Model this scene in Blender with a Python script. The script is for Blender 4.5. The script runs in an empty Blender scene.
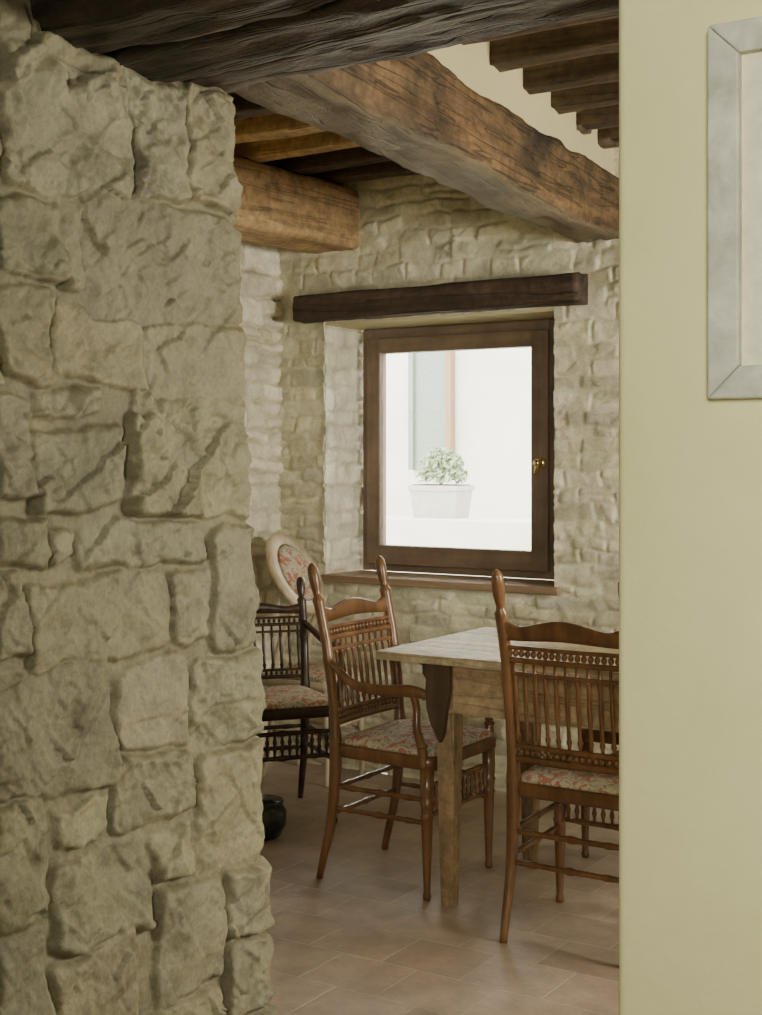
import bpy, math, random
import numpy as np
from mathutils import Vector, Matrix
random.seed(7)
FPX=1380.0; CH=1.36; HY=457.0
TH=math.atan(0.64); ST=math.sin(TH); CT=math.cos(TH)
D=bpy.data; SC=bpy.context.scene
COLL=SC.collection

# ------------------------------------------------------------ materials
def nt(name):
    m=D.materials.new(name); m.use_nodes=True
    n=m.node_tree.nodes; l=m.node_tree.links
    return m,n,l,n['Principled BSDF']
def ramp(n,stops,interp='LINEAR'):
    r=n.new('ShaderNodeValToRGB'); cr=r.color_ramp; cr.interpolation=interp
    while len(cr.elements)<len(stops): cr.elements.new(0.5)
    for e,(p,c) in zip(cr.elements,stops):
        e.position=p; e.color=(c[0],c[1],c[2],1)
    return r
def noise(n,l,vec,scale,detail=6,rough=.6,dist=0):
    t=n.new('ShaderNodeTexNoise'); t.inputs['Scale'].default_value=scale
    t.inputs['Detail'].default_value=detail; t.inputs['Roughness'].default_value=rough
    t.inputs['Distortion'].default_value=dist
    if vec is not None: l.new(vec,t.inputs['Vector'])
    return t
def bump(n,l,h,st,dist,prev=None):
    b=n.new('ShaderNodeBump'); b.inputs['Strength'].default_value=st; b.inputs['Distance'].default_value=dist
    l.new(h,b.inputs['Height'])
    if prev is not None: l.new(prev,b.inputs['Normal'])
    return b.outputs[0]
def mixc(n,l,fac,a,b,mode='MIX'):
    m=n.new('ShaderNodeMix'); m.data_type='RGBA'; m.blend_type=mode
    if isinstance(fac,(int,float)): m.inputs[0].default_value=fac
    else: l.new(fac,m.inputs[0])
    for i,v in ((6,a),(7,b)):
        if isinstance(v,tuple): m.inputs[i].default_value=(v[0],v[1],v[2],1)
        else: l.new(v,m.inputs[i])
    return m.outputs[2]
def coords(n,l,scale=(1,1,1),kind='Object'):
    tc=n.new('ShaderNodeTexCoord'); mp=n.new('ShaderNodeMapping')
    mp.inputs['Scale'].default_value=scale
    l.new(tc.outputs[kind],mp.inputs[0]); return mp.outputs[0]

def wood(name,c1,c2,c3,axis=0,rough=.5,gs=1.0,bst=.4,crack=0.0,underlight=None,spec=.5,stretch=1.6,blotch=(.6,1.15)):
    m,n,l,p=nt(name)
    sc=[22*gs]*3; sc[axis]=stretch*gs
    v=coords(n,l,tuple(sc))
    a=noise(n,l,v,1.0,8,.65,.3)
    r=ramp(n,[(.28,c1),(.5,c2),(.72,c3)]); l.new(a.outputs[0],r.inputs[0])
    v2=coords(n,l,(1,1,1)); b=noise(n,l,v2,3.0,7,.68)
    r2=ramp(n,[(.34,(blotch[0],)*3),(.66,(blotch[1],)*3)]); l.new(b.outputs[0],r2.inputs[0])
    col=mixc(n,l,1.0,r.outputs[0],r2.outputs[0],'MULTIPLY')
    nb=bump(n,l,a.outputs[0],bst,.006)
    if crack>0:
        sc2=[26*gs]*3; sc2[axis]=1.1*gs
        v3=coords(n,l,tuple(sc2)); c=noise(n,l,v3,1.0,2,.5,.5)
        rc=ramp(n,[(.47,(1,1,1)),(.495,(.05,.05,.05)),(.505,(.05,.05,.05)),(.53,(1,1,1))]); l.new(c.outputs[0],rc.inputs[0])
        col=mixc(n,l,crack,col,rc.outputs[0],'MULTIPLY')
        nb=bump(n,l,rc.outputs[0],.5,.008,nb)
        w=noise(n,l,v2,28,5,.65); nb=bump(n,l,w.outputs[0],.45,.012,nb)
        rw=ramp(n,[(.35,(.6,.6,.6)),(.65,(1.25,1.25,1.25))]); l.new(w.outputs[0],rw.inputs[0])
        col=mixc(n,l,.8,col,rw.outputs[0],'MULTIPLY')
    if underlight:  # downward faces mixed paler, imitating light bounced up from below
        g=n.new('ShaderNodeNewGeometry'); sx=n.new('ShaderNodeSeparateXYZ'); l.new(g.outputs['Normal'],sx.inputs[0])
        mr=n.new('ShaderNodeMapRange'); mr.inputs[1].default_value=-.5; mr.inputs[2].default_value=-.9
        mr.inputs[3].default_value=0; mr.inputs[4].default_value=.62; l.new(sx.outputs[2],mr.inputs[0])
        col=mixc(n,l,mr.outputs[0],col,underlight)
    l.new(col,p.inputs['Base Color']); l.new(nb,p.inputs['Normal'])
    p.inputs['Roughness'].default_value=rough; p.inputs['Specular IOR Level'].default_value=spec
    return m

def stone_mat(name,bst=.6,fs=1.0,lo=.62):
    m,n,l,p=nt(name)
    at=n.new('ShaderNodeAttribute'); at.attribute_name='Col'
    v=coords(n,l)
    a=noise(n,l,v,9*fs,10,.72); r=ramp(n,[(.3,(lo,lo*.98,lo*.93)),(.52,(1,1,1)),(.75,(1.3,1.3,1.3))]); l.new(a.outputs[0],r.inputs[0])
    b=noise(n,l,v,110*fs,5,.7)
    r2=ramp(n,[(.35,(.82,.82,.8)),(.6,(1.05,1.05,1.05))]); l.new(b.outputs[0],r2.inputs[0])
    col=mixc(n,l,1.0,at.outputs[0],r.outputs[0],'MULTIPLY'); col=mixc(n,l,1.0,col,r2.outputs[0],'MULTIPLY')
    l.new(col,p.inputs['Base Color'])
    nb=bump(n,l,a.outputs[0],bst*.6,.015); nb=bump(n,l,b.outputs[0],bst*.6,.003,nb)
    l.new(nb,p.inputs['Normal']); p.inputs['Roughness'].default_value=.55; p.inputs['Specular IOR Level'].default_value=.5
    return m

def plaster(name,c1,c2,sc=1.2,bs=.25,rough=.85):
    m,n,l,p=nt(name); v=coords(n,l)
    a=noise(n,l,v,sc,7,.6,.4); r=ramp(n,[(.3,c1),(.7,c2)]); l.new(a.outputs[0],r.inputs[0])
    l.new(r.outputs[0],p.inputs['Base Color'])
    b=noise(n,l,v,9,8,.6); nb=bump(n,l,b.outputs[0],bs,.02)
    b2=noise(n,l,v,120,3,.6); nb=bump(n,l,b2.outputs[0],bs*.5,.002,nb)
    l.new(nb,p.inputs['Normal']); p.inputs['Roughness'].default_value=rough; p.inputs['Specular IOR Level'].default_value=.25
    return m
def plain(name,c,rough=.5,metal=0):
    m,n,l,p=nt(name); v=coords(n,l); a=noise(n,l,v,40,4,.6)
    r=ramp(n,[(.3,tuple(x*.85 for x in c)),(.7,tuple(min(1,x*1.1) for x in c))]); l.new(a.outputs[0],r.inputs[0])
    l.new(r.outputs[0],p.inputs['Base Color']); p.inputs['Roughness'].default_value=rough; p.inputs['Metallic'].default_value=metal
    return m

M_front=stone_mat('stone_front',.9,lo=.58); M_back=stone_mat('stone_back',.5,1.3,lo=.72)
M_yel=plaster('plaster_yellow',(.65,.61,.30),(.79,.75,.42))
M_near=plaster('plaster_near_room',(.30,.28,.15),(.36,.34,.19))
M_cream=plaster('plaster_cream',(.50,.44,.27),(.60,.53,.34))
M_out=plaster('plaster_outside',(.54,.53,.44),(.84,.83,.75),.8)
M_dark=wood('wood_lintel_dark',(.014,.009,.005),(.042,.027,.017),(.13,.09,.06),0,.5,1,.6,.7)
M_beam=wood('wood_beam_brown',(.045,.025,.012),(.105,.061,.028),(.19,.115,.06),0,.7,1,.6,.6,underlight=(.19,.165,.12),stretch=3,blotch=(.2,1.6))  # pale underside carries the light from below in its colour
M_lbeam=wood('wood_beam_light',(.30,.19,.09),(.41,.27,.135),(.51,.35,.195),0,.7,.8,.3,.3,stretch=3,blotch=(.65,1.2))
M_joist=wood('wood_joist',(.035,.022,.013),(.085,.054,.032),(.15,.105,.065),0,.75,1,.3,.3)
M_joistl=wood('wood_joist_light',(.42,.27,.12),(.57,.38,.18),(.68,.48,.26),0,.75,1,.3,.2)
M_winl=wood('wood_window_lintel',(.028,.017,.011),(.062,.038,.024),(.11,.07,.047),0,.7,1,.4,.5)
M_frx=wood('wood_frame_x',(.16,.105,.072),(.215,.148,.105),(.26,.185,.135),0,.5,1,.1)
M_frz=wood('wood_frame_z',(.16,.105,.072),(.215,.148,.105),(.26,.185,.135),2,.5,1,.1)
M_sill=wood('wood_sill',(.24,.155,.09),(.34,.235,.15),(.44,.32,.21),0,.6,1,.2)
M_tx=wood('wood_table_x',(.25,.16,.08),(.39,.275,.155),(.51,.38,.23),0,.55,.9,.2,.15)
M_ttop=wood('wood_table_top',(.40,.30,.17),(.50,.39,.24),(.58,.47,.315),0,.45,.9,.15,.12,spec=.3)
M_tz=wood('wood_table_z',(.20,.13,.066),(.30,.20,.112),(.39,.28,.17),2,.55,.9,.2,.15)
M_tc=wood('wood_corbel',(.035,.02,.012),(.07,.042,.025),(.11,.068,.042),2,.5,1,.2)
M_ch=wood('wood_chair',(.095,.043,.018),(.17,.080,.034),(.255,.13,.062),2,.28,1.2,.08)
M_chd=wood('wood_chair_dark',(.022,.012,.008),(.048,.025,.016),(.085,.047,.03),2,.3,1.2,.08)
M_chl=wood('wood_chair_pale',(.42,.32,.20),(.56,.45,.31),(.66,.55,.41),2,.4,1.2,.1)
M_brass=plain('brass',(.85,.7,.35),.25,1); M_pot=plain('pot_glaze',(.02,.032,.034),.25)
M_white=plain('planter_white',(.46,.44,.38),.6)
M_leaf=plain('leaf',(.34,.43,.27),.6)
M_shut=plain('outside_window_glass',(.22,.26,.21),.3)
M_shf=plain('outside_window_frame',(.30,.19,.12),.6)
M_gfr=plaster('frame_limed',(.38,.375,.30),(.66,.64,.54),18,.5,.6)
M_mat=plain('picture_mat',(.76,.72,.50),.7); M_art=plain('picture_paper',(.72,.70,.56),.7)
M_nail=plain('nailhead',(.45,.40,.30),.35,.8)

def fabric():
    m,n,l,p=nt('fabric_floral'); v=coords(n,l)
    a=noise(n,l,v,28,3,.5,1.2)
    r=ramp(n,[(.0,(.14,.17,.10)),(.38,(.25,.26,.17)),(.43,(.46,.41,.31)),(.51,(.48,.42,.32)),(.55,(.38,.17,.12)),(1,(.30,.08,.06))]); l.new(a.outputs[0],r.inputs[0])
    w=noise(n,l,v,300,2,.5); nb=bump(n,l,w.outputs[0],.3,.002)
    l.new(nb,p.inputs['Normal']); l.new(r.outputs[0],p.inputs['Base Color']); p.inputs['Roughness'].default_value=.9
    return m
M_fab=fabric()
def glassm():
    m=D.materials.new('window_glass'); m.use_nodes=True; n=m.node_tree.nodes; l=m.node_tree.links; n.clear()
    o=n.new('ShaderNodeOutputMaterial'); mx=n.new('ShaderNodeMixShader'); t=n.new('ShaderNodeBsdfTransparent'); g=n.new('ShaderNodeBsdfGlossy')
    g.inputs['Roughness'].default_value=.02; f=n.new('ShaderNodeFresnel'); f.inputs[0].default_value=1.45
    l.new(f.outputs[0],mx.inputs[0]); l.new(t.outputs[0],mx.inputs[1]); l.new(g.outputs[0],mx.inputs[2]); l.new(mx.outputs[0],o.inputs[0]); return m
M_glass=glassm()
def tiles():
    m,n,l,p=nt('terracotta_tiles'); tc=n.new('ShaderNodeTexCoord'); mp=n.new('ShaderNodeMapping')
    l.new(tc.outputs['Object'],mp.inputs[0]); v0=mp.outputs[0]
    mp.inputs['Location'].default_value=(.07,.11,0)
    wn=noise(n,l,v0,7,4,.6); vm=n.new('ShaderNodeVectorMath'); vm.operation='MULTIPLY_ADD'
    l.new(wn.outputs[1],vm.inputs[0]); vm.inputs[1].default_value=(.012,.012,0); l.new(v0,vm.inputs[2]); v=vm.outputs[0]
    b=n.new('ShaderNodeTexBrick'); l.new(v,b.inputs['Vector'])
    b.offset=.5; b.squash=1
    b.inputs['Color1'].default_value=(.31,.235,.185,1); b.inputs['Color2'].default_value=(.40,.31,.25,1); b.inputs['Mortar'].default_value=(.46,.40,.34,1)
    b.inputs['Scale'].default_value=1; b.inputs['Mortar Size'].default_value=.0032; b.inputs['Mortar Smooth'].default_value=.8
    b.inputs['Brick Width'].default_value=.24; b.inputs['Row Height'].default_value=.21
    a=noise(n,l,v0,6,9,.76); r=ramp(n,[(.3,(.64,.63,.62)),(.7,(1.28,1.28,1.28))]); l.new(a.outputs[0],r.inputs[0])
    col=mixc(n,l,1.0,b.outputs[0],r.outputs[0],'MULTIPLY'); l.new(col,p.inputs['Base Color'])
    inv=n.new('ShaderNodeMath'); inv.operation='SUBTRACT'; inv.inputs[0].default_value=1; l.new(b.outputs[1],inv.inputs[1])
    nb=bump(n,l,inv.outputs[0],.4,.003); nb=bump(n,l,a.outputs[0],.3,.012,nb)
    l.new(nb,p.inputs['Normal'])
    rr=n.new('ShaderNodeMapRange'); rr.inputs[3].default_value=.28; rr.inputs[4].default_value=.58; l.new(a.outputs[0],rr.inputs[0]); l.new(rr.outputs[0],p.inputs['Roughness'])
    p.inputs['Specular IOR Level'].default_value=.75
    return m
M_tile=tiles()

# ------------------------------------------------------------ mesh builder
class MB:
    def __init__(s): s.v=[]; s.f=[]; s.m=[]; s.sm=[]; s.mats=[]
    def mi(s,mat):
        if mat not in s.mats: s.mats.append(mat)
        return s.mats.index(mat)
    def add(s,vs,fs,mat,smooth=True):
        o=len(s.v); s.v+= [tuple(x) for x in vs]; k=s.mi(mat)
        for f in fs: s.f.append([i+o for i in f]); s.m.append(k); s.sm.append(smooth)
    def tube(s,pts,rad,mat,seg=10,sx=1.0):
        pts=[Vector(p) for p in pts]; vs=[]; fs=[]
        up=None
        for i,p in enumerate(pts):
            t=(pts[min(i+1,len(pts)-1)]-pts[max(i-1,0)]).normalized()
            if up is None: up=Vector((0,0,1)) if abs(t.z)<.8 else Vector((0,1,0))
            a=(up-t*up.dot(t)).normalized(); b=t.cross(a); up=a
            r=rad[i] if isinstance(rad,(list,tuple)) else rad
            for k in range(seg):
                an=2*math.pi*k/seg; vs.append(p+a*math.cos(an)*r+b*math.sin(an)*r*sx)
        for i in range(len(pts)-1):
            for k in range(seg):
                k2=(k+1)%seg; fs.append([i*seg+k,i*seg+k2,(i+1)*seg+k2,(i+1)*seg+k])
        fs.append(list(range(seg))[::-1]); fs.append([(len(pts)-1)*seg+k for k in range(seg)])
        s.add(vs,fs,mat)
    def curve(s,pts,rad,mat,seg=10,sub=6,sx=1.0):
        P=[Vector(p) for p in pts]; out=[]; ro=[]
        R=rad if isinstance(rad,(list,tuple)) else [rad]*len(P)
        for i in range(len(P)-1):
            p0=P[max(i-1,0)];p1=P[i];p2=P[i+1];p3=P[min(i+2,len(P)-1)]
            for k in range(sub):
                t=k/sub; out.append(.5*((2*p1)+(p2-p0)*t+(2*p0-5*p1+4*p2-p3)*t*t+(3*p1-p0-3*p2+p3)*t**3)); ro.append(R[i]*(1-t)+R[i+1]*t)
        out.append(P[-1]); ro.append(R[-1]); s.tube(out,ro,mat,seg,sx)
    def lathe(s,p0,p1,prof,mat,seg=10):
        p0=Vector(p0);p1=Vector(p1); s.tube([p0.lerp(p1,t) for t,_ in prof],[r for _,r in prof],mat,seg)
    def box(s,c,sz,mat,rz=0):
        x,y,z=[q/2 for q in sz]; vs=[Vector((i*x,j*y,k*z)) for i in(-1,1) for j in(-1,1) for k in(-1,1)]
        R=Matrix.Rotation(rz,3,'Z'); vs=[R@v+Vector(c) for v in vs]
        s.add(vs,[[0,1,3,2],[4,6,7,5],[0,4,5,1],[2,3,7,6],[0,2,6,4],[1,5,7,3]],mat,False)
    def ball(s,c,r,mat,seg=8,rings=5,sz=1.0):
        pr=[]
        for i in range(rings+1):
            a=math.pi*i/rings; pr.append((-math.cos(a)*r*sz,max(math.sin(a)*r,1e-4)))
        c=Vector(c); s.tube([c+Vector((0,0,z)) for z,_ in pr],[q for _,q in pr],mat,seg)
    def loft(s,loops,mat,smooth=True,caps=True):
        k=len(loops[0]); vs=[p for L in loops for p in L]; fs=[]
        for i in range(len(loops)-1):
            for j in range(k): j2=(j+1)%k; fs.append([i*k+j,i*k+j2,(i+1)*k+j2,(i+1)*k+j])
        if caps: fs.append(list(range(k))[::-1]); fs.append([(len(loops)-1)*k+j for j in range(k)])
        s.add(vs,fs,mat,smooth)
    def extrude(s,poly,f0,f1,mat):
        a=[f0(p) for p in poly]; b=[f1(p) for p in poly]; s.loft([a,b],mat,False)
    def obj(s,name,loc=(0,0,0),rz=0,bevel=0,parent=None):
        me=D.meshes.new(name); me.from_pydata(s.v,[],s.f); me.update()
        for m in s.mats: me.materials.append(m)
        me.polygons.foreach_set('material_index',s.m); me.polygons.foreach_set('use_smooth',s.sm)
        import bmesh
        bm=bmesh.new(); bm.from_mesh(me); bmesh.ops.recalc_face_normals(bm,faces=bm.faces); bm.to_mesh(me); bm.free()
        o=D.objects.new(name,me); COLL.objects.link(o); o.location=loc; o.rotation_euler=(0,0,rz)
        if bevel:
            b=o.modifiers.new('b','BEVEL'); b.width=bevel; b.segments=2; b.limit_method='ANGLE'; b.angle_limit=math.radians(50)
        if parent: o.parent=parent
        return o
def boxobj(name,lo,hi,mat,bevel=0,parent=None):
    b=MB(); c=[(a+d)/2 for a,d in zip(lo,hi)]; b.box((0,0,0),[d-a for a,d in zip(lo,hi)],mat); return b.obj(name,c,0,bevel,parent)
def empty(name):
    e=D.objects.new(name,None); COLL.objects.link(e); e.empty_display_size=.1; return e

# ------------------------------------------------------------ numpy noise
def pn(x,y,seed=0):
    xi=np.floor(x).astype(np.int64); yi=np.floor(y).astype(np.int64); xf=x-xi; yf=y-yi
    def g(ix,iy):
        h=(ix*374761393+iy*668265263+seed*982451653)&0xffffffff; h=((h^(h>>13))*1274126177)&0xffffffff; h=h^(h>>16)
        a=(h&0xffff)/65536.0*2*np.pi; return np.cos(a),np.sin(a)
    u=xf*xf*xf*(xf*(xf*6-15)+10); v=yf*yf*yf*(yf*(yf*6-15)+10)
    def d(ix,iy,dx,dy):
        a,b=g(ix,iy); return a*dx+b*dy
    n00=d(xi,yi,xf,yf);n10=d(xi+1,yi,xf-1,yf);n01=d(xi,yi+1,xf,yf-1);n11=d(xi+1,yi+1,xf-1,yf-1)
    return ((n00*(1-u)+n10*u)*(1-v)+(n01*(1-u)+n11*u)*v)*1.4
def fbm(x,y,sc,oc=4,seed=0,pers=.5):
    r=0;a=1
    for i in range(oc): r=r+a*pn(x*sc,y*sc,seed+i*17); sc*=2.03; a*=pers
    return r
def facets(x,y,c,seed,slope,cv=.55):
    rs=np.random.RandomState(seed)
    gx=np.floor(x/c).astype(int); gy=np.floor(y/c).astype(int); x0=gx.min()-3;y0=gy.min()-3
    nx=gx.max()-x0+5; ny=gy.max()-y0+5
    jx=rs.rand(nx,ny);jy=rs.rand(nx,ny);sx=rs.randn(nx,ny)*slope;sy=rs.randn(nx,ny)*slope;of=rs.randn(nx,ny)*c*.10
    out=np.full(x.shape,1e9)
    for i in(-1,0,1):
        for j in(-1,0,1):
            cx=gx+i;cy=gy+j; dx=x-(cx+jx[cx-x0,cy-y0])*c; dy=y-(cy+jy[cx-x0,cy-y0])*c
            val=sx[cx-x0,cy-y0]*dx+sy[cx-x0,cy-y0]*dy+of[cx-x0,cy-y0]+ (dx*dx+dy*dy)/c*cv
            out=np.minimum(out,val)
    return -out
def layout(s0,s1,z0,z1,hr,wr,rs,gap=.012):
    st=[]; z=z0
    while z<z1:
        h=rs.uniform(*hr); s=s0-rs.uniform(0,wr[0])
        while s<s1:
            w=rs.uniform(*wr)
            if h>hr[1]*.75 and rs.rand()<.25:
                k=rs.uniform(.4,.6); st.append((s,s+w-gap,z,z+h*k-gap)); st.append((s,s+w-gap,z+h*k,z+h-gap))
            else: st.append((s,s+w-gap,z,z+h-gap))
            s+=w
        z+=h
    return st
def stone_patch(name,posf,s0,s1,z0,z1,res,stones,mat,seed,prot=.02,edge=.02,rough=.012,warp=.014,scol=(.40,.37,.30),mcol=(.34,.31,.24),cvar=.16,hole=None,fc=(.075,.03),parent=None,tilt=1.0,rr=.38,rug=0.0):
    rs=np.random.RandomState(seed)
    ns=max(2,int(round((s1-s0)/res))+1); nz=max(2,int(round((z1-z0)/res))+1)
    s=np.linspace(s0,s1,ns); z=np.linspace(z0,z1,nz); Sg,Zg=np.meshgrid(s,z,indexing='ij')
    W=Sg+warp*fbm(Sg,Zg,7,4,seed,.5); V=Zg+warp*fbm(Sg,Zg,7,4,seed+50,.5)
    sd=np.full(Sg.shape,.05); off=np.zeros(Sg.shape); col=np.ones(Sg.shape+(3,)); rg=np.ones(Sg.shape)
    pad=.06
    for (a,b,c,d) in stones:
        i0=max(0,int((a-pad-s0)/(s1-s0)*(ns-1)));i1=min(ns,int((b+pad-s0)/(s1-s0)*(ns-1))+2)
        j0=max(0,int((c-pad-z0)/(z1-z0)*(nz-1)));j1=min(nz,int((d+pad-z0)/(z1-z0)*(nz-1))+2)
        r1=rs.randn();r2=rs.randn();r3=rs.randn();r4=rs.rand(4);rot=rs.randn()*.035; tr=rs.randn()*.12
        r1,r2,r3=[max(-1.4,min(1.4,q))*tilt for q in (r1,r2,r3)]
        if i1<=i0 or j1<=j0: continue
        w=W[i0:i1,j0:j1]-(a+b)/2; v=V[i0:i1,j0:j1]-(c+d)/2
        w,v=w*math.cos(rot)+v*math.sin(rot),v*math.cos(rot)-w*math.sin(rot)
        hx=(b-a)/2;hz=(d-c)/2; hzz=hz*(1+tr*w/max(hx,.01)*.6); r=min(hx,hz)*rr
        qx=np.abs(w)-hx+r;qy=np.abs(v)-hzz+r
        dd=np.hypot(np.maximum(qx,0),np.maximum(qy,0))+np.minimum(np.maximum(qx,qy),0)-r
        sub=sd[i0:i1,j0:j1]; m=dd<sub
        sd[i0:i1,j0:j1]=np.where(m,dd,sub)
        o=r1*prot*.35+(w*r2*.05+v*r3*.09); off[i0:i1,j0:j1]=np.where(m,o,off[i0:i1,j0:j1])
        rg[i0:i1,j0:j1]=np.where(m,.5+1.0*r4[3],rg[i0:i1,j0:j1])
        cc=(1+cvar*(r4[0]-.5)*2)*np.array([1+.05*(r4[1]-.5),1,1-.12*(r4[2]-.5)])
        col[i0:i1,j0:j1]=np.where(m[...,None],cc,col[i0:i1,j0:j1])
    ew=edge*(1+.6*fbm(Sg,Zg,5,2,seed+77)); ew=np.maximum(ew,.005)
    t=np.clip((-sd+.002)/ew,0,1); mk=t*(2-t)
    fx=Sg+.012*fbm(Sg,Zg,9,4,seed+5,.5); fz=Zg+.012*fbm(Sg,Zg,9,4,seed+6,.5)
    H=mk*(prot+off)+(.35+.65*mk)*rough*.22*fbm(Sg,Zg,14,6,seed+9,.6)+mk*rough*(facets(fx,fz,fc[0],seed+1,.30)/fc[0]*1.5+facets(fx,fz,fc[1],seed+2,.35)/fc[1]*.38+.35*fbm(Sg,Zg,4.5,2,seed+91))
    H+= .25*prot*fbm(Sg,Zg,2.2,2,seed+11)
    if rug>0:
        A=Sg*.8+Zg*.6; B=Zg*.8-Sg*.6
        wx=A+.02*fbm(Sg,Zg,6,3,seed+55); wz=B+.02*fbm(Sg,Zg,6,3,seed+56)
        ch=facets(wx*.75,wz*1.25,.072,seed+3,.75,.28)/.072; ch2=facets(wx*1.3,wz*.9,.026,seed+4,.85,.3)/.026
        rid=np.abs(fbm(wx*.8,wz*1.6,8.0,5,seed+33,.52))
        st=fbm(wx,wz,4,3,seed+61,.5)*3.2; fr=st-np.floor(st); st=(np.floor(st)+np.clip((fr-.5)/.14+.5,0,1))/3.2
        H+= mk*rg*rug*(.75*ch+.30*ch2-.75*rid+.75*st)+ (1-mk)*rug*.35*fbm(Sg,Zg,18,5,seed+41,.6)
    P=posf(Sg,Zg,H)
    me=D.meshes.new(name); nv=ns*nz
    idx=np.arange(nv).reshape(ns,nz); q=np.stack([idx[:-1,:-1],idx[1:,:-1],idx[1:,1:],idx[:-1,1:]],-1).reshape(-1,4)
    if hole is not None:
        cs=((Sg[:-1,:-1]+Sg[1:,1:])/2).ravel(); cz=((Zg[:-1,:-1]+Zg[1:,1:])/2).ravel(); q=q[~hole(cs,cz)]
    me.vertices.add(nv); me.vertices.foreach_set('co',P.reshape(-1).astype(np.float32))
    me.loops.add(len(q)*4); me.loops.foreach_set('vertex_index',q.ravel().astype(np.int32))
    me.polygons.add(len(q)); me.polygons.foreach_set('loop_start',(np.arange(len(q))*4).astype(np.int32))
    try: me.polygons.foreach_set('loop_total',np.full(len(q),4,np.int32))
    except Exception: pass
    me.update(calc_edges=True); me.validate()
    me.polygons.foreach_set('use_smooth',np.ones(len(me.polygons),bool))
    sc=np.array(scol);mc=np.array(mcol); rgb=mk[...,None]*(col*sc)+(1-mk[...,None])*mc
    rgb=rgb*(1+.10*fbm(Sg,Zg,5,3,seed+20))[...,None]
    ca=me.color_attributes.new('Col','FLOAT_COLOR','POINT'); full=np.concatenate([np.clip(rgb,0,1),np.ones(rgb.shape[:2]+(1,))],-1)
    ca.data.foreach_set('color',full.reshape(-1).astype(np.float32))
    me.materials.append(mat); o=D.objects.new(name,me); COLL.objects.link(o)
    if parent: o.parent=parent
    return o

# ------------------------------------------------------------ near stone wall
XW=-1.892; YE=2.36; RC=.035
def batter(z): return .055*(2.13-z)
def pos_near(Sg,Zg,H):
    x0=XW+batter(Zg); arc=RC*math.pi/2
    sc=YE-RC
    t=np.clip((Sg-sc)/arc,0,1)*math.pi/2
    X=x0-RC+RC*np.cos(t); Y=sc+RC*np.sin(t)
    Y=np.where(Sg<sc,Sg,Y); X=np.where(Sg>sc+arc,x0-RC-(Sg-sc-arc),X)
    k=np.clip((Sg-sc+.03)/.09,0,1); H=H*(1-.35*k)
    return np.stack([X+H*np.cos(t),Y+H*np.sin(t),Zg],-1)
def px2(x,y):
    u=(x-381)/FPX; a=-ST+CT*u; z=1.2
    for _ in range(4):
        X=XW+batter(z)+.02; d=X/a; z=CH+(HY-y)/FPX*d
    return d*(CT+ST*u),z
PXS=[(-90,-60,-10,55),(-80,60,-2,180),(-5,0,36,48),(4,52,128,192),(40,40,128,78),(132,80,188,198),(192,92,300,212),
(-70,190,-6,280),(0,196,64,276),(86,206,300,322),(66,196,84,290),(-70,290,-8,385),(0,292,54,376),(60,310,146,384),(150,326,300,400),
(-60,395,-8,500),(-2,396,32,496),(36,430,126,512),(36,388,106,414),(132,400,300,518),(-60,512,-4,575),(0,520,48,566),(52,528,76,560),(82,526,206,566),
(-80,580,-4,660),(0,574,27,660),(32,578,172,660),(176,572,212,642),(212,524,310,652),(-80,668,-8,790),(-2,668,112,800),(118,662,190,750),(194,658,310,744),
(116,756,196,822),(60,806,112,840),(200,752,310,868),(-70,800,-8,930),(0,808,50,932),(56,846,152,946),(158,828,196,880),(158,886,226,996),(230,876,310,940),
(-70,940,-6,1060),(0,940,52,1070),(58,952,140,1040),(232,948,310,1030),(146,1002,226,1070),(60,1046,140,1130),(-70,1070,50,1140),(232,1036,330,1110),(146,1076,226,1150),(60,1136,140,1200),(-20,1150,54,1230)]
stones=[]
for (a,b,c,d) in PXS:
    xm=(a+min(c,250))/2
    Y0,_=px2(a,b); Y1,_=px2(min(c,262),b); _,zt=px2(xm,b); _,zb=px2(xm,d)
    if c>=290: Y1=YE+.05+ .16+.12*((b*7)%5)/5
    stones.append((Y0-.003,Y1+.003,zb-.003,zt+.003))
zmin=min(s[2] for s in stones)
rs=np.random.RandomState(3)
stones+= [q for q in layout(1.0,3.0,-.05,max(.05,zmin-.01),(.14,.2),(.18,.35),rs)]
stones+= [q for q in layout(2.6,3.0,zmin,2.7,(.1,.2),(.15,.35),rs)]
stones+= layout(1.0,2.9,2.2,2.75,(.12,.2),(.2,.35),rs)
wn=empty('wall_left_passage')
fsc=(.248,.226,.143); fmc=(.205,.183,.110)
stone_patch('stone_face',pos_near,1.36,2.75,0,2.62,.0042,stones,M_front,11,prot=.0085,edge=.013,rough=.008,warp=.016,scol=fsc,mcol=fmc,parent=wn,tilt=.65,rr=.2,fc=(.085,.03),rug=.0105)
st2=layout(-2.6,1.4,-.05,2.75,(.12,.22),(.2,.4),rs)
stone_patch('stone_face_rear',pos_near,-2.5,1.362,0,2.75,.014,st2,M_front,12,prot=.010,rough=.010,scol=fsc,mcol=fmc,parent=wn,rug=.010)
def pos_n2(Sg,Zg,H): return np.stack([-Sg,YE+H+0*Sg,Zg],-1)
stone_patch('stone_face_return',pos_n2,2.2,3.80,0,2.7,.02,layout(2.2,3.8,-.05,2.75,(.12,.2),(.2,.35),rs),M_front,13,prot=.013,scol=fsc,mcol=fmc,parent=wn)
boxobj('core',(-3.95,-2.6,0),(-2.02,2.30,2.75),M_cream,parent=wn)

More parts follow.
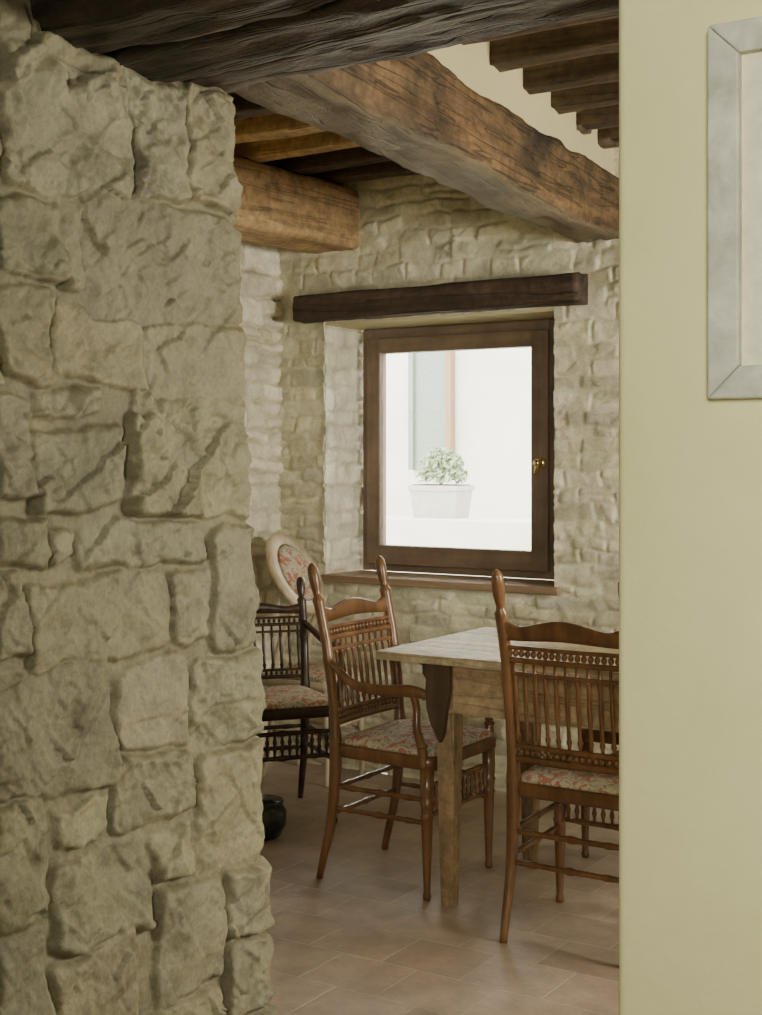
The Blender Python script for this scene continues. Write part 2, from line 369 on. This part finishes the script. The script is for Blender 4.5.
# ------------------------------------------------------------ back wall and left wall
YB=5.0; WX0,WX1,WZ0,WZ1=-3.485,-2.38,.835,1.95
pale=(.70,.665,.52); palem=(.72,.68,.53); pale_sunlit=(.78,.74,.60)  # third tone: same stone lightened to put sunlight into left wall and reveal
def pos_b(Sg,Zg,H): return np.stack([Sg,YB-H,Zg],-1)
wb=empty('wall_back')
stone_patch('stone_face',pos_b,-3.78,-1.0,0,2.66,.0070,layout(-3.8,-1.0,-.03,2.7,(.035,.085),(.07,.26),np.random.RandomState(5),.008),M_back,21,prot=.0035,edge=.012,rough=.0038,warp=.014,scol=pale,mcol=palem,cvar=.22,hole=lambda s,z:(s>WX0)&(s<WX1)&(z>WZ0)&(z<WZ1),fc=(.05,.022),parent=wb,rr=.28,rug=.0028)
boxobj('stone_core_right',(-1.02,YB-.004,0),(1.2,YB+.32,2.66),M_cream,parent=wb)
boxobj('core_left',(-4.1,YB+.02,0),(WX0-.015,YB+.36,2.75),M_cream,parent=wb)
boxobj('core_below',(WX0-.02,YB+.02,0),(WX1+.02,YB+.36,WZ0-.01),M_cream,parent=wb)
boxobj('core_above',(WX0-.02,YB+.02,WZ1+.01),(WX1+.02,YB+.36,2.75),M_cream,parent=wb)
b=MB(); b.extrude([(WX1+.012,YB+.015),(-1.0,YB+.015),(-1.0,YB+.36),(-2.50,YB+.36),(-2.50,YB+.3)],lambda p:(p[0],p[1],0),lambda p:(p[0],p[1],2.75),M_cream); b.obj('core_right',parent=wb)
def pos_r(Sg,Zg,H): return np.stack([WX0-.012+H,Sg,Zg],-1)
stone_patch('reveal_left',pos_r,YB-.012,YB+.36,WZ0-.01,WZ1+.01,.0075,layout(YB-.05,YB+.4,.8,2.0,(.05,.12),(.08,.2),np.random.RandomState(8),.01),M_back,22,prot=.013,edge=.012,rough=.011,warp=.012,scol=pale_sunlit,mcol=tuple(q*.85 for q in palem),cvar=.18,fc=(.05,.022),parent=wb)
boxobj('reveal_top',(WX0-.02,YB+.0,WZ1-.008),(WX1,YB+.3,WZ1+.02),M_cream,parent=wb)
XL=-3.75
def pos_l(Sg,Zg,H): return np.stack([XL+H,Sg,Zg],-1)
wl=empty('wall_left')
stone_patch('stone_face',pos_l,4.0,5.03,0,2.66,.0075,layout(4.0,5.03,-.03,2.7,(.06,.14),(.1,.3),np.random.RandomState(15),.012),M_back,31,prot=.018,edge=.014,rough=.014,warp=.014,scol=pale_sunlit,mcol=tuple(q*.85 for q in palem),cvar=.18,fc=(.05,.022),parent=wl)
stone_patch('stone_face_rear',pos_l,2.3,4.005,0,2.66,.02,layout(2.3,4.0,-.03,2.7,(.06,.14),(.1,.3),np.random.RandomState(16),.01),M_back,32,prot=.014,rough=.01,scol=pale_sunlit,mcol=palem,parent=wl)
boxobj('core',(-4.1,2.2,0),(XL-.03,5.36,2.75),M_cream,parent=wl)

# ------------------------------------------------------------ shells
boxobj('floor',(-4.1,-2.7,-.12),(2.4,5.0,0),M_tile)
wr=empty('wall_right_doorway')
def slab(name,lo,hi,mat,parent):
    b=MB(); b.box([(a+c)/2 for a,c in zip(lo,hi)],[c-a for a,c in zip(lo,hi)],mat)
    o=b.obj(name,parent=parent); 
    m=o.modifiers.new('b','BEVEL'); m.width=.012; m.segments=4
    return o
slab('plaster_panel',(-.752,1.776,0),(2.3,2.36,2.75),M_yel,wr)
wh=empty('wall_above_doorway')
boxobj('plaster_infill',(-1.92,1.80,2.40),(-.752,2.35,2.75),M_yel,parent=wh)
boxobj('wall_right_near',(2.2,-2.6,0),(2.4,1.776,2.75),M_near)
boxobj('wall_rear',(-1.9,-2.7,0),(2.4,-2.5,2.75),M_near)
boxobj('ceiling_near',(-4.1,-2.7,2.75),(2.4,2.36,2.9),M_near)
boxobj('ceiling',(-4.1,2.3,2.645),(1.3,5.36,2.9),M_cream)
boxobj('wall_right',(1.0,2.36,0),(1.2,5.1,2.66),M_cream)

# ------------------------------------------------------------ beams
def beam(name,p0,p1,w,h,mat,seed=0,amp=.012,res=.03,parent=None,rc=.02):
    p0=Vector(p0);p1=Vector(p1);L=(p1-p0).length; n=max(4,int(L/res)); k=9
    ring=[]
    for a,bb in (((-1,-1),(1,-1)),((1,-1),(1,1)),((1,1),(-1,1)),((-1,1),(-1,-1))):
        for i in range(k): t=i/k; ring.append((a[0]*(1-t)+bb[0]*t,a[1]*(1-t)+bb[1]*t))
    R=np.array(ring)*np.array([w/2,h/2]); 
    for i,(y,z) in enumerate(R):
        cy=w/2-rc;cz=h/2-rc
        if abs(y)>cy and abs(z)>cz:
            vy=abs(y)-cy;vz=abs(z)-cz;nn=math.hypot(vy,vz)/rc
            if nn>1: R[i]=(math.copysign(cy+vy/nn,y),math.copysign(cz+vz/nn,z))
    per=np.arange(len(R))/len(R)*2*(w+h)
    loops=[]
    for i in range(n+1):
        x=L*i/n
        yy=R[:,0];zz=R[:,1]; nrm=np.stack([yy/(w/2),zz/(h/2)],1); nrm/=np.linalg.norm(nrm,axis=1)[:,None]
        cx=np.full(len(R),x)
        ang=np.arange(len(R))/len(R)*2*np.pi
        nz=amp*(fbm(cx*1.0+np.cos(ang)*.3+seed*7.3,np.sin(ang)*.6+cx*.2,2.2,4,seed)+.45*fbm(cx*.8+seed,per*6,3.5,4,seed+4,.65))
        wob=amp*1.2*float(pn(np.array([x*1.1]),np.array([seed*1.7]),seed)[0])
        loops.append([(x,y+nr[0]*d,z+nr[1]*d+wob) for (y,z),nr,d in zip(R,nrm,nz)])
    b=MB(); b.loft(loops,mat,True); o=b.obj(name)
    X=(p1-p0).normalized(); Zv=Vector((0,0,1)); Yv=Zv.cross(X).normalized(); Zv=X.cross(Yv)
    o.matrix_world=Matrix(((X.x,Yv.x,Zv.x,p0.x),(X.y,Yv.y,Zv.y,p0.y),(X.z,Yv.z,Zv.z,p0.z),(0,0,0,1)))
    if parent: o.parent=parent
    return o
ln=empty('doorway_lintel')
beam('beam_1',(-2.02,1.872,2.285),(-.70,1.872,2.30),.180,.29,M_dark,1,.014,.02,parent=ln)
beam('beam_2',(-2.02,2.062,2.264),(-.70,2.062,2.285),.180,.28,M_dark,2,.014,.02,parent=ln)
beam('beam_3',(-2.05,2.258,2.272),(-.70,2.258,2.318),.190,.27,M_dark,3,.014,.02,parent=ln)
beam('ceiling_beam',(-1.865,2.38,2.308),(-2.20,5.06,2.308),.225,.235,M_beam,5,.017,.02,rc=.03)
beam('ceiling_beam.001',(-3.44,2.38,2.39),(-3.44,5.06,2.39),.26,.27,M_lbeam,6,.009,rc=.03)
b=MB(); b.extrude([(-1.935,2.36),(-1.80,2.36),(-2.13,5.03),(-2.265,5.03)],lambda p:(p[0],p[1],2.40),lambda p:(p[0],p[1],2.65),M_cream); b.obj('trim_beam_infill')
ys=[2.55,2.85,3.14,3.43,3.72,4.01,4.29,4.57,4.83]
jl=empty('ceiling_joists')
for i,y in enumerate(ys):
    beam('joist_r%d'%i,(-2.10,y,2.592),(1.0,y,2.592),.095,.105,M_joist,20+i,.006,.06,parent=jl,rc=.012)
    beam('joist_l%d'%i,(-3.74,y,2.585),(-2.05,y,2.585),.095,.115,M_joistl if i in(5,6) else M_joist,40+i,.006,.06,parent=jl,rc=.012)
beam('window_lintel',(-3.60,YB-.045,2.018),(-2.235,YB-.045,2.012),.10,.115,M_winl,9,.006,.03,rc=.012)

# ------------------------------------------------------------ window
w=empty('window_1'); Y2=5.26
fx0,fx1,fz0,fz1=-3.465,-2.475,.845,1.94
def mem(name,x0,x1,z0,z1,y0,y1,mat): return boxobj(name,(x0,y0,z0),(x1,y1,z1),mat,.004,w)
t=.055
mem('frame_left',fx0,fx0+t,fz0,fz1,Y2,Y2+.08,M_frz); mem('frame_right',fx1-t,fx1,fz0,fz1,Y2,Y2+.08,M_frz)
mem('frame_top',fx0+t,fx1-t,fz1-t,fz1,Y2,Y2+.08,M_frx); mem('frame_bottom',fx0+t,fx1-t,fz0,fz0+t*.7,Y2,Y2+.08,M_frx)
a0,a1,c0,c1=fx0+.035,fx1-.05,fz0+.032,fz1-.045; s=.068
mem('sash_left',a0,a0+s,c0,c1,Y2-.022,Y2+.04,M_frz); mem('sash_right',a1-s-.01,a1,c0,c1,Y2-.022,Y2+.04,M_frz)
mem('sash_top',a0+s,a1-s,c1-s,c1,Y2-.022,Y2+.04,M_frx); mem('sash_bottom',a0+s,a1-s,c0,c0+s*1.25,Y2-.022,Y2+.04,M_frx)
boxobj('glass',(a0+s-.005,Y2+.008,c0+s),(a1-s+.005,Y2+.012,c1-s+.005),M_glass,0,w)
b=MB(); hx=a1-s*.45; hz=1.335
b.tube([(hx,Y2-.022,hz),(hx,Y2-.03,hz)],[.024,.021],M_brass,14); b.tube([(hx,Y2-.03,hz),(hx,Y2-.055,hz)],.008,M_brass)
b.curve([(hx,Y2-.055,hz+.018),(hx,Y2-.058,hz-.015),(hx-.012,Y2-.052,hz-.045)],[.013,.012,.008],M_brass); b.ball((hx,Y2-.055,hz),.02,M_brass,10,6)
b.obj('handle',parent=w)
b=MB(); b.extrude([(WX0-.01,YB-.035),(WX1+.03,YB-.035),(WX1+.03,YB),(WX1-.002,YB+.01),(-2.49,Y2+.01),(WX0-.01,Y2+.01)],lambda p:(p[0],p[1],WZ0-.022),lambda p:(p[0],p[1],WZ0+.008),M_sill); b.obj('trim_window_sill',bevel=.004)

# ------------------------------------------------------------ outside
boxobj('ground_outside',(-12,5.36,-.2),(6,14,-.02),M_out)
boxobj('wall_garden',(-8,7.2,-.1),(0,7.55,.985),M_out,.01)
hb=empty('house_across_yard')
boxobj('facade',(-12,9.0,-.1),(4,9.3,3.4),M_out,parent=hb)
def pr(x,y,Y):
    u=(x-381)/FPX; d=Y/(CT+ST*u); return d*(-ST+CT*u),CH+(HY-y)/FPX*d
xa,zt=pr(414,352,8.95); xb,_=pr(446,352,8.95); _,zb=pr(430,470,8.95)
boxobj('window_pane',(xa,8.96,zb),(xb,9.01,zt),M_shut,parent=hb)
boxobj('window_frame',(xb,8.93,zb),(xb+.05,9.01,zt),M_shf,parent=hb)
boxobj('window_frame_outer',(xa-.04,8.93,zb),(xa,9.01,zt),M_shut,parent=hb)
xa,_=pr(413,500,7.38); xb,_=pr(470,500,7.38); pc=((xa+xb)/2,7.38); pw=xb-xa-.06
b=MB()
def rr4(w,d,z): return [(-w/2,-d/2,z),(w/2,-d/2,z),(w/2,d/2,z),(-w/2,d/2,z)]
b.loft([rr4(pw*.84,.17,0),rr4(pw*.96,.2,.17),rr4(pw*1.02,.22,.17),rr4(pw*1.02,.22,.2)],M_white,False)
b.box((0,0,.20),(pw*.9,.17,.012),M_joist)
rl=random.Random(4)
for i in range(650):
    th=rl.uniform(0,6.28); ph=rl.uniform(0,1); R=rl.uniform(.3,1)**.5
    c=Vector((math.cos(th)*math.sin(ph*1.6)*pw*.5*R,math.sin(th)*math.sin(ph*1.6)*.13*R,.21+math.cos(ph*1.5)*.22*R))
    a=Vector((rl.uniform(-1,1),rl.uniform(-1,1),rl.uniform(-.3,1))).normalized(); sd=a.cross(Vector((rl.random(),rl.random(),rl.random()))).normalized()
    l_=.03; b.add([c-a*l_,c+sd*.012,c+a*l_,c-sd*.012],[[0,1,2,3]],M_leaf,False)
for i in range(14):
    th=rl.uniform(0,6.28); b.tube([(0,0,.2),(math.cos(th)*pw*.3,math.sin(th)*.08,.36)],.004,M_leaf,5)
b.obj('potted_plant',(pc[0],pc[1],.985))

# ------------------------------------------------------------ chairs
def lerp_tab(tab,z):
    for (z0,y0),(z1,y1) in zip(tab,tab[1:]):
        if z<=z1: return y0+(y1-y0)*(z-z0)/(z1-z0)
    return tab[-1][1]
def chair(name,loc,rz,arms=False,M=M_ch,low=1.0,HW=.195):
    b=MB(); FW=.215
    k_=low
    def Z(z): return z if z<.47 else .47+(z-.47)*k_
    prof=[(0,-.235),(.06,-.222),(.15,-.197),(.25,-.18),(.36,-.172),(.46,-.172),(.6,-.180),(.8,-.206),(1.07,-.262)]
    yb=lambda z: lerp_tab(prof,z)
    zs=[0,.03,.08,.15,.22,.30,.38,.44,.455,.47,.5,.56,.62,.68,.72,.735,.75,.8,.86,.93,.945,.955,.965,.98,1.0,1.03,1.055,1.068,1.074]
    rd=[.011,.012,.013,.0145,.016,.018,.020,.021,.021,.019,.017,.0165,.0165,.0165,.017,.0195,.017,.0165,.017,.018,.020,.014,.0125,.0145,.0175,.0185,.0165,.010,.003]
    for sx in(-1,1):
        b.tube([(sx*(HW+.012*max(0,z-.45)),yb(z),Z(z)) for z in zs],rd,M,12)
    def board(zlo,zhi,th,n=24,bow=.012):
        L=[]
        for i in range(n+1):
            x=-HW+2*HW*i/n; q=x/HW; za=zlo(q);zc=zhi(q); y0=-bow*(1-q*q)
            e=.25*th
            L.append([(x,yb(za)+y0-th/2+e*.3,Z(za)),(x,yb(za)+y0+th/2-e*.3,Z(za)),(x,yb(zc)+y0+th/2,Z(zc)-.004),(x,yb(zc)+y0+th/4,Z(zc)),(x,yb(zc)+y0-th/4,Z(zc)),(x,yb(zc)+y0-th/2,Z(zc)-.004)])
        b.loft(L,M,True)
    board(lambda q:.868+.004*math.cos(q*3.14),lambda q:.918+.014*math.cos(q*math.pi*1.15)+.020*max(0,abs(q)-.72)/.28,.018)
    board(lambda q:.838,lambda q:.850,.016)
    board(lambda q:.798,lambda q:.815,.018)
    board(lambda q:.760,lambda q:.772,.014)
    board(lambda q:.542,lambda q:.556,.016)
    board(lambda q:.500,lambda q:.520,.018)
    nb=19
    for i in range(nb):
        q=-1+2*(i+.5)/nb; y0=-.012*(1-q*q); x=q*HW
        b.ball((x,yb(.826)+y0,Z(.8265)),.0092*min(1,k_*1.1),M,8,5,1.2); b.ball((x,yb(.53)+y0,Z(.531)),.0092*min(1,k_*1.1),M,8,5,1.1)
    ns=11
    for i in range(ns):
        q=-1+2*(i+.6)/(ns+.2); y0=-.012*(1-q*q); x=q*HW
        p0=Vector((x,yb(.553)+y0,Z(.553))); p1=Vector((x,yb(.80)+y0,Z(.80)))
        b.lathe(p0,p1,[(0,.0045),(.06,.0055),(.1,.0088),(.14,.0055),(.3,.0056),(.5,.0072),(.7,.0053),(.78,.0055),(.8,.0078),(.83,.0055),(1,.0045)],M,7)
    def outline(g,z,n=8):
        pts=[]; fw=FW+.008+g; bw=HW+.008+g; yf=.206+g; yr=-.185-g; r=.045
        cor=[(fw,yf,0),(-fw,yf,90),(-bw,yr,180),(bw,yr,270)]
        for (cx,cy,a0) in cor:
            ox=cx-math.copysign(r,cx); oy=cy-math.copysign(r,cy)
            for k in range(n+1):
                a=math.radians(a0+90*k/n); pts.append((ox+r*math.cos(a),oy+r*math.sin(a),z))
        return pts
    b.loft([outline(-.006,.400),outline(0,.405),outline(0,.436),outline(-.006,.441)],M,True)
    b.loft([outline(-.012,.438),outline(-.010,.450),outline(-.022,.462),outline(-.06,.472),outline(-.10,.476)],M_fab,True)
    ol=outline(-.0105,.445,3)
    for i in range(len(ol)):
        p=Vector(ol[i]);q=Vector(ol[(i+1)%len(ol)]); k=max(1,int((q-p).length/.02))
        for j in range(k): b.ball(p.lerp(q,j/k),.0042,M_nail,6,4)
    FY=.172; FX=.2
    leg=[(0,.011),(.03,.014),(.06,.0105),(.2,.0125),(.45,.0165),(.60,.0185),(.62,.022),(.64,.018),(.70,.020),(.72,.0235),(.74,.019),(.8,.021),(1,.022)]
    for sx in(-1,1):
        b.lathe((sx*FX,FY,0),(sx*FX,FY,.41),leg,M,12)
    turned=[(0,.007),(.12,.008),(.2,.0105),(.24,.008),(.45,.009),(.5,.0125),(.55,.009),(.76,.008),(.8,.0105),(.88,.008),(1,.007)]
    for sx in(-1,1):
        for z in(.235,.305):
            b.lathe((sx*HW,yb(z),z),(sx*FX,FY,z),turned,M,8)
    for z in(.215,.30): b.lathe((-HW,yb(z),z),(HW,yb(z),z),turned,M,8)
    for z in(.255,.345): b.lathe((-FX,FY,z),(FX,FY,z),turned,M,8)
    for i in range(13):
        x=-FX+2*FX*(i+1)/14
        b.lathe((x,FY,.255),(x,FY,.345),[(0,.005),(.2,.005),(.35,.0085),(.5,.005),(.65,.0085),(.8,.005),(1,.005)],M,7)
    if arms:
        for sx in(-1,1):
            b.curve([(sx*.198,yb(.70),.705),(sx*.222,-.13,.672),(sx*.242,-.06,.643),(sx*.246,.04,.638),(sx*.240,.13,.643),(sx*.232,.175,.636),(sx*.230,.186,.620)],[.013,.014,.016,.018,.020,.017,.009],M,12,6,.7)
            b.curve([(sx*.213,.165,.41),(sx*.217,.165,.46),(sx*.232,.155,.53),(sx*.226,.15,.59),(sx*.238,.145,.635)],[.018,.015,.013,.012,.012],M,10)
            b.ball((sx*.218,.164,.475),.0195,M,10,6,.5)
    return b.obj(name,loc,rz)
chair('armchair',(-2.337,3.845,0),-math.pi/2,True,low=.905)
chair('dining_chair',(-1.613,3.675,0),0,low=.955,HW=.182)
chair('armchair.001',(-3.17,4.17,0),math.atan2(-.6,.8)-math.pi/2,True,M_chd,.68)
chair('dining_chair.001',(-1.745,4.50,0),math.pi,False,low=.955)
# oval-back chair in the corner
b=MB(); ax=Vector((0,1,0))
lean=math.radians(30); up=Vector((-math.sin(lean),0,math.cos(lean))); nrm=Vector((math.cos(lean),0,math.sin(lean))); cen=Vector((-.11,0,.86))
def ell(a,c,off,n=28): return [cen+ax*(a*math.cos(2*math.pi*i/n))+up*(c*math.sin(2*math.pi*i/n))+nrm*off for i in range(n)]
b.loft([ell(.150,.185,-.012),ell(.160,.195,-.006),ell(.162,.197,.004),ell(.155,.190,.013),ell(.115,.150,.016),ell(.105,.140,.010)],M_chl,True)
b.loft([ell(.107,.142,.008),ell(.09,.12,.020),ell(.05,.07,.027)],M_fab,True)
def sq(w,d,z,r=.03): 
    out=[]
    for cx,cy,a0 in((w,d,0),(-w,d,90),(-w,-d,180),(w,-d,270)):
        for k in range(5):
            a=math.radians(a0+22.5*k); out.append((cx-math.copysign(r,cx)+r*math.cos(a),cy-math.copysign(r,cy)+r*math.sin(a),z))
    return out
b.loft([sq(.16,.15,.39),sq(.165,.155,.43)],M_chl); b.loft([sq(.155,.145,.43),sq(.15,.14,.455),sq(.11,.1,.468)],M_fab)
for sy in(-1,1):
    b.curve([(-.19,sy*.13,0),(-.145,sy*.125,.2),(-.14,sy*.12,.42),(-.105,sy*.10,.60),cen+up*(-.15)+ax*(sy*.10)],[.012,.016,.018,.014,.012],M_chl)
    b.curve([(.145,sy*.13,0),(.15,sy*.13,.1),(.14,sy*.125,.3),(.14,sy*.125,.42)],[.010,.013,.018,.02],M_chl)
    b.lathe((-.14,sy*.125,.2),(.145,sy*.13,.2),[(0,.008),(.5,.011),(1,.008)],M_chl)
b.lathe((.145,-.13,.24),(.145,.13,.24),[(0,.008),(.5,.011),(1,.008)],M_chl)
b.obj('oval_back_chair',(-3.40,4.80,0))
b=MB(); b.lathe((0,0,0),(0,0,.135),[(0,.055),(.05,.065),(.35,.085),(.7,.088),(.88,.072),(.95,.078),(1,.076)],M_pot,24)
b.obj('ceramic_pot',(-3.02,3.93,0))

# ------------------------------------------------------------ table
b=MB(); tx0,tx1,ty0,ty1=-2.30,-.55,3.56,4.27; zt=.765
npl=4
for i in range(npl):
    y0=ty0+(ty1-ty0)*i/npl; y1=ty0+(ty1-ty0)*(i+1)/npl
    b.box(((tx0+tx1)/2,(y0+y1)/2,zt-.013),(tx1-tx0,y1-y0-.0008,.026),M_ttop)
lx0,lx1,ly0,ly1=-2.082,-.78,3.64,4.185
b.box(((lx0+lx1)/2,ly0-.020,.664),(lx1-lx0+.04,.022,.15),M_tx); b.box(((lx0+lx1)/2,ly1+.012,.664),(lx1-lx0,.022,.15),M_tx)
for x in(lx0,lx1):
    b.box((x,(ly0+ly1)/2,.664),(.022,ly1-ly0-.06,.15),M_tx)
    for y in(ly0,ly1):
        def q(h,z): return [(x-h,y-h,z),(x+h,y-h,z),(x+h,y+h,z),(x-h,y+h,z)]
        b.loft([q(.019,0),q(.021,.05),q(.031,.6),q(.032,.739)],M_tz,False)
        sg=-1 if x==lx0 else 1; sy=-1 if y==ly0 else 1
        pf=[(-.030,.738),(.064,.738),(.064,.705),(.052,.69),(.054,.655),(.050,.60),(.036,.555),(.018,.525),(.004,.50),(-.006,.525),(-.018,.60),(-.03,.66)]
        b.extrude(pf,lambda p:(x+sg*p[0],y+sy*.034,p[1]),lambda p:(x+sg*p[0],y+sy*.056,p[1]),M_tc)
b.obj('dining_table',bevel=.002)

# ------------------------------------------------------------ picture frame
pf=empty('picture_frame'); X0,X1,Z0,Z1=-.614,-.20,1.436,1.925; YP=1.776; fw=.042
def mit(n,poly):
    b=MB(); b.extrude(poly,lambda p:(p[0],YP-.026,p[1]),lambda p:(p[0],YP-.001,p[1]),M_gfr); b.obj(n,bevel=.003,parent=pf)
g_=.0003
mit('side_left',[(X0,Z0+g_),(X0+fw,Z0+fw+g_),(X0+fw,Z1-fw-g_),(X0,Z1-g_)]); mit('side_right',[(X1,Z0+g_),(X1-fw,Z0+fw+g_),(X1-fw,Z1-fw-g_),(X1,Z1-g_)])
mit('side_top',[(X0+g_,Z1),(X0+fw+g_,Z1-fw),(X1-fw-g_,Z1-fw),(X1-g_,Z1)]); mit('side_bottom',[(X0+g_,Z0),(X0+fw+g_,Z0+fw),(X1-fw-g_,Z0+fw),(X1-g_,Z0)])
boxobj('mat_board',(X0+.04,YP-.012,Z0+.04),(X1-.04,YP-.002,Z1-.04),M_mat,0,pf)
boxobj('print_sheet',(X0+.056,YP-.0125,Z0+.052),(X1-.056,YP-.011,Z1-.052),M_art,0,pf)

# ------------------------------------------------------------ lights
wd=D.worlds.new('World'); SC.world=wd; wd.use_nodes=True
bg=wd.node_tree.nodes['Background']; bg.inputs[0].default_value=(.98,.98,.93,1); bg.inputs[1].default_value=11
def area(name,loc,rot,sx,sy,e,col=(1,1,1),portal=False,spread=180):
    L=D.lights.new(name,'AREA'); L.shape='RECTANGLE'; L.size=sx; L.size_y=sy; L.energy=e; L.color=col; L.spread=math.radians(spread)
    if portal: L.cycles.is_portal=True
    o=D.objects.new(name,L); COLL.objects.link(o); o.location=loc; o.rotation_euler=rot; return o
area('portal_window',(-2.99,5.38,1.39),(-math.pi/2,0,0),1.0,1.1,1,portal=True)
area('daylight_far_room',(.96,3.9,1.60),(0,math.radians(84),0),.6,.9,115,(1,.955,.80))
area('fill_near_room',(1.0,-1.9,1.9),(math.radians(86),0,math.radians(10)),1.0,1.0,37,(1,.975,.82),spread=70)  # added fill lamp, narrowed and aimed to brighten the plaster wall; no window modelled
sl=D.lights.new('sun','SUN'); sl.energy=3; sl.angle=math.radians(1); sl.color=(1,.97,.9)
so=D.objects.new('sun',sl); COLL.objects.link(so); so.rotation_euler=(math.radians(42),0,math.radians(-15))

# ------------------------------------------------------------ camera
cd=D.cameras.new('camera'); co=D.objects.new('camera',cd); COLL.objects.link(co); SC.camera=co
cd.sensor_fit='AUTO'; cd.sensor_width=36; cd.lens=36*FPX/1015; cd.shift_y=-(507.5-HY)/1015
co.location=(0,0,CH); co.rotation_euler=(math.pi/2,0,TH); cd.clip_start=.05
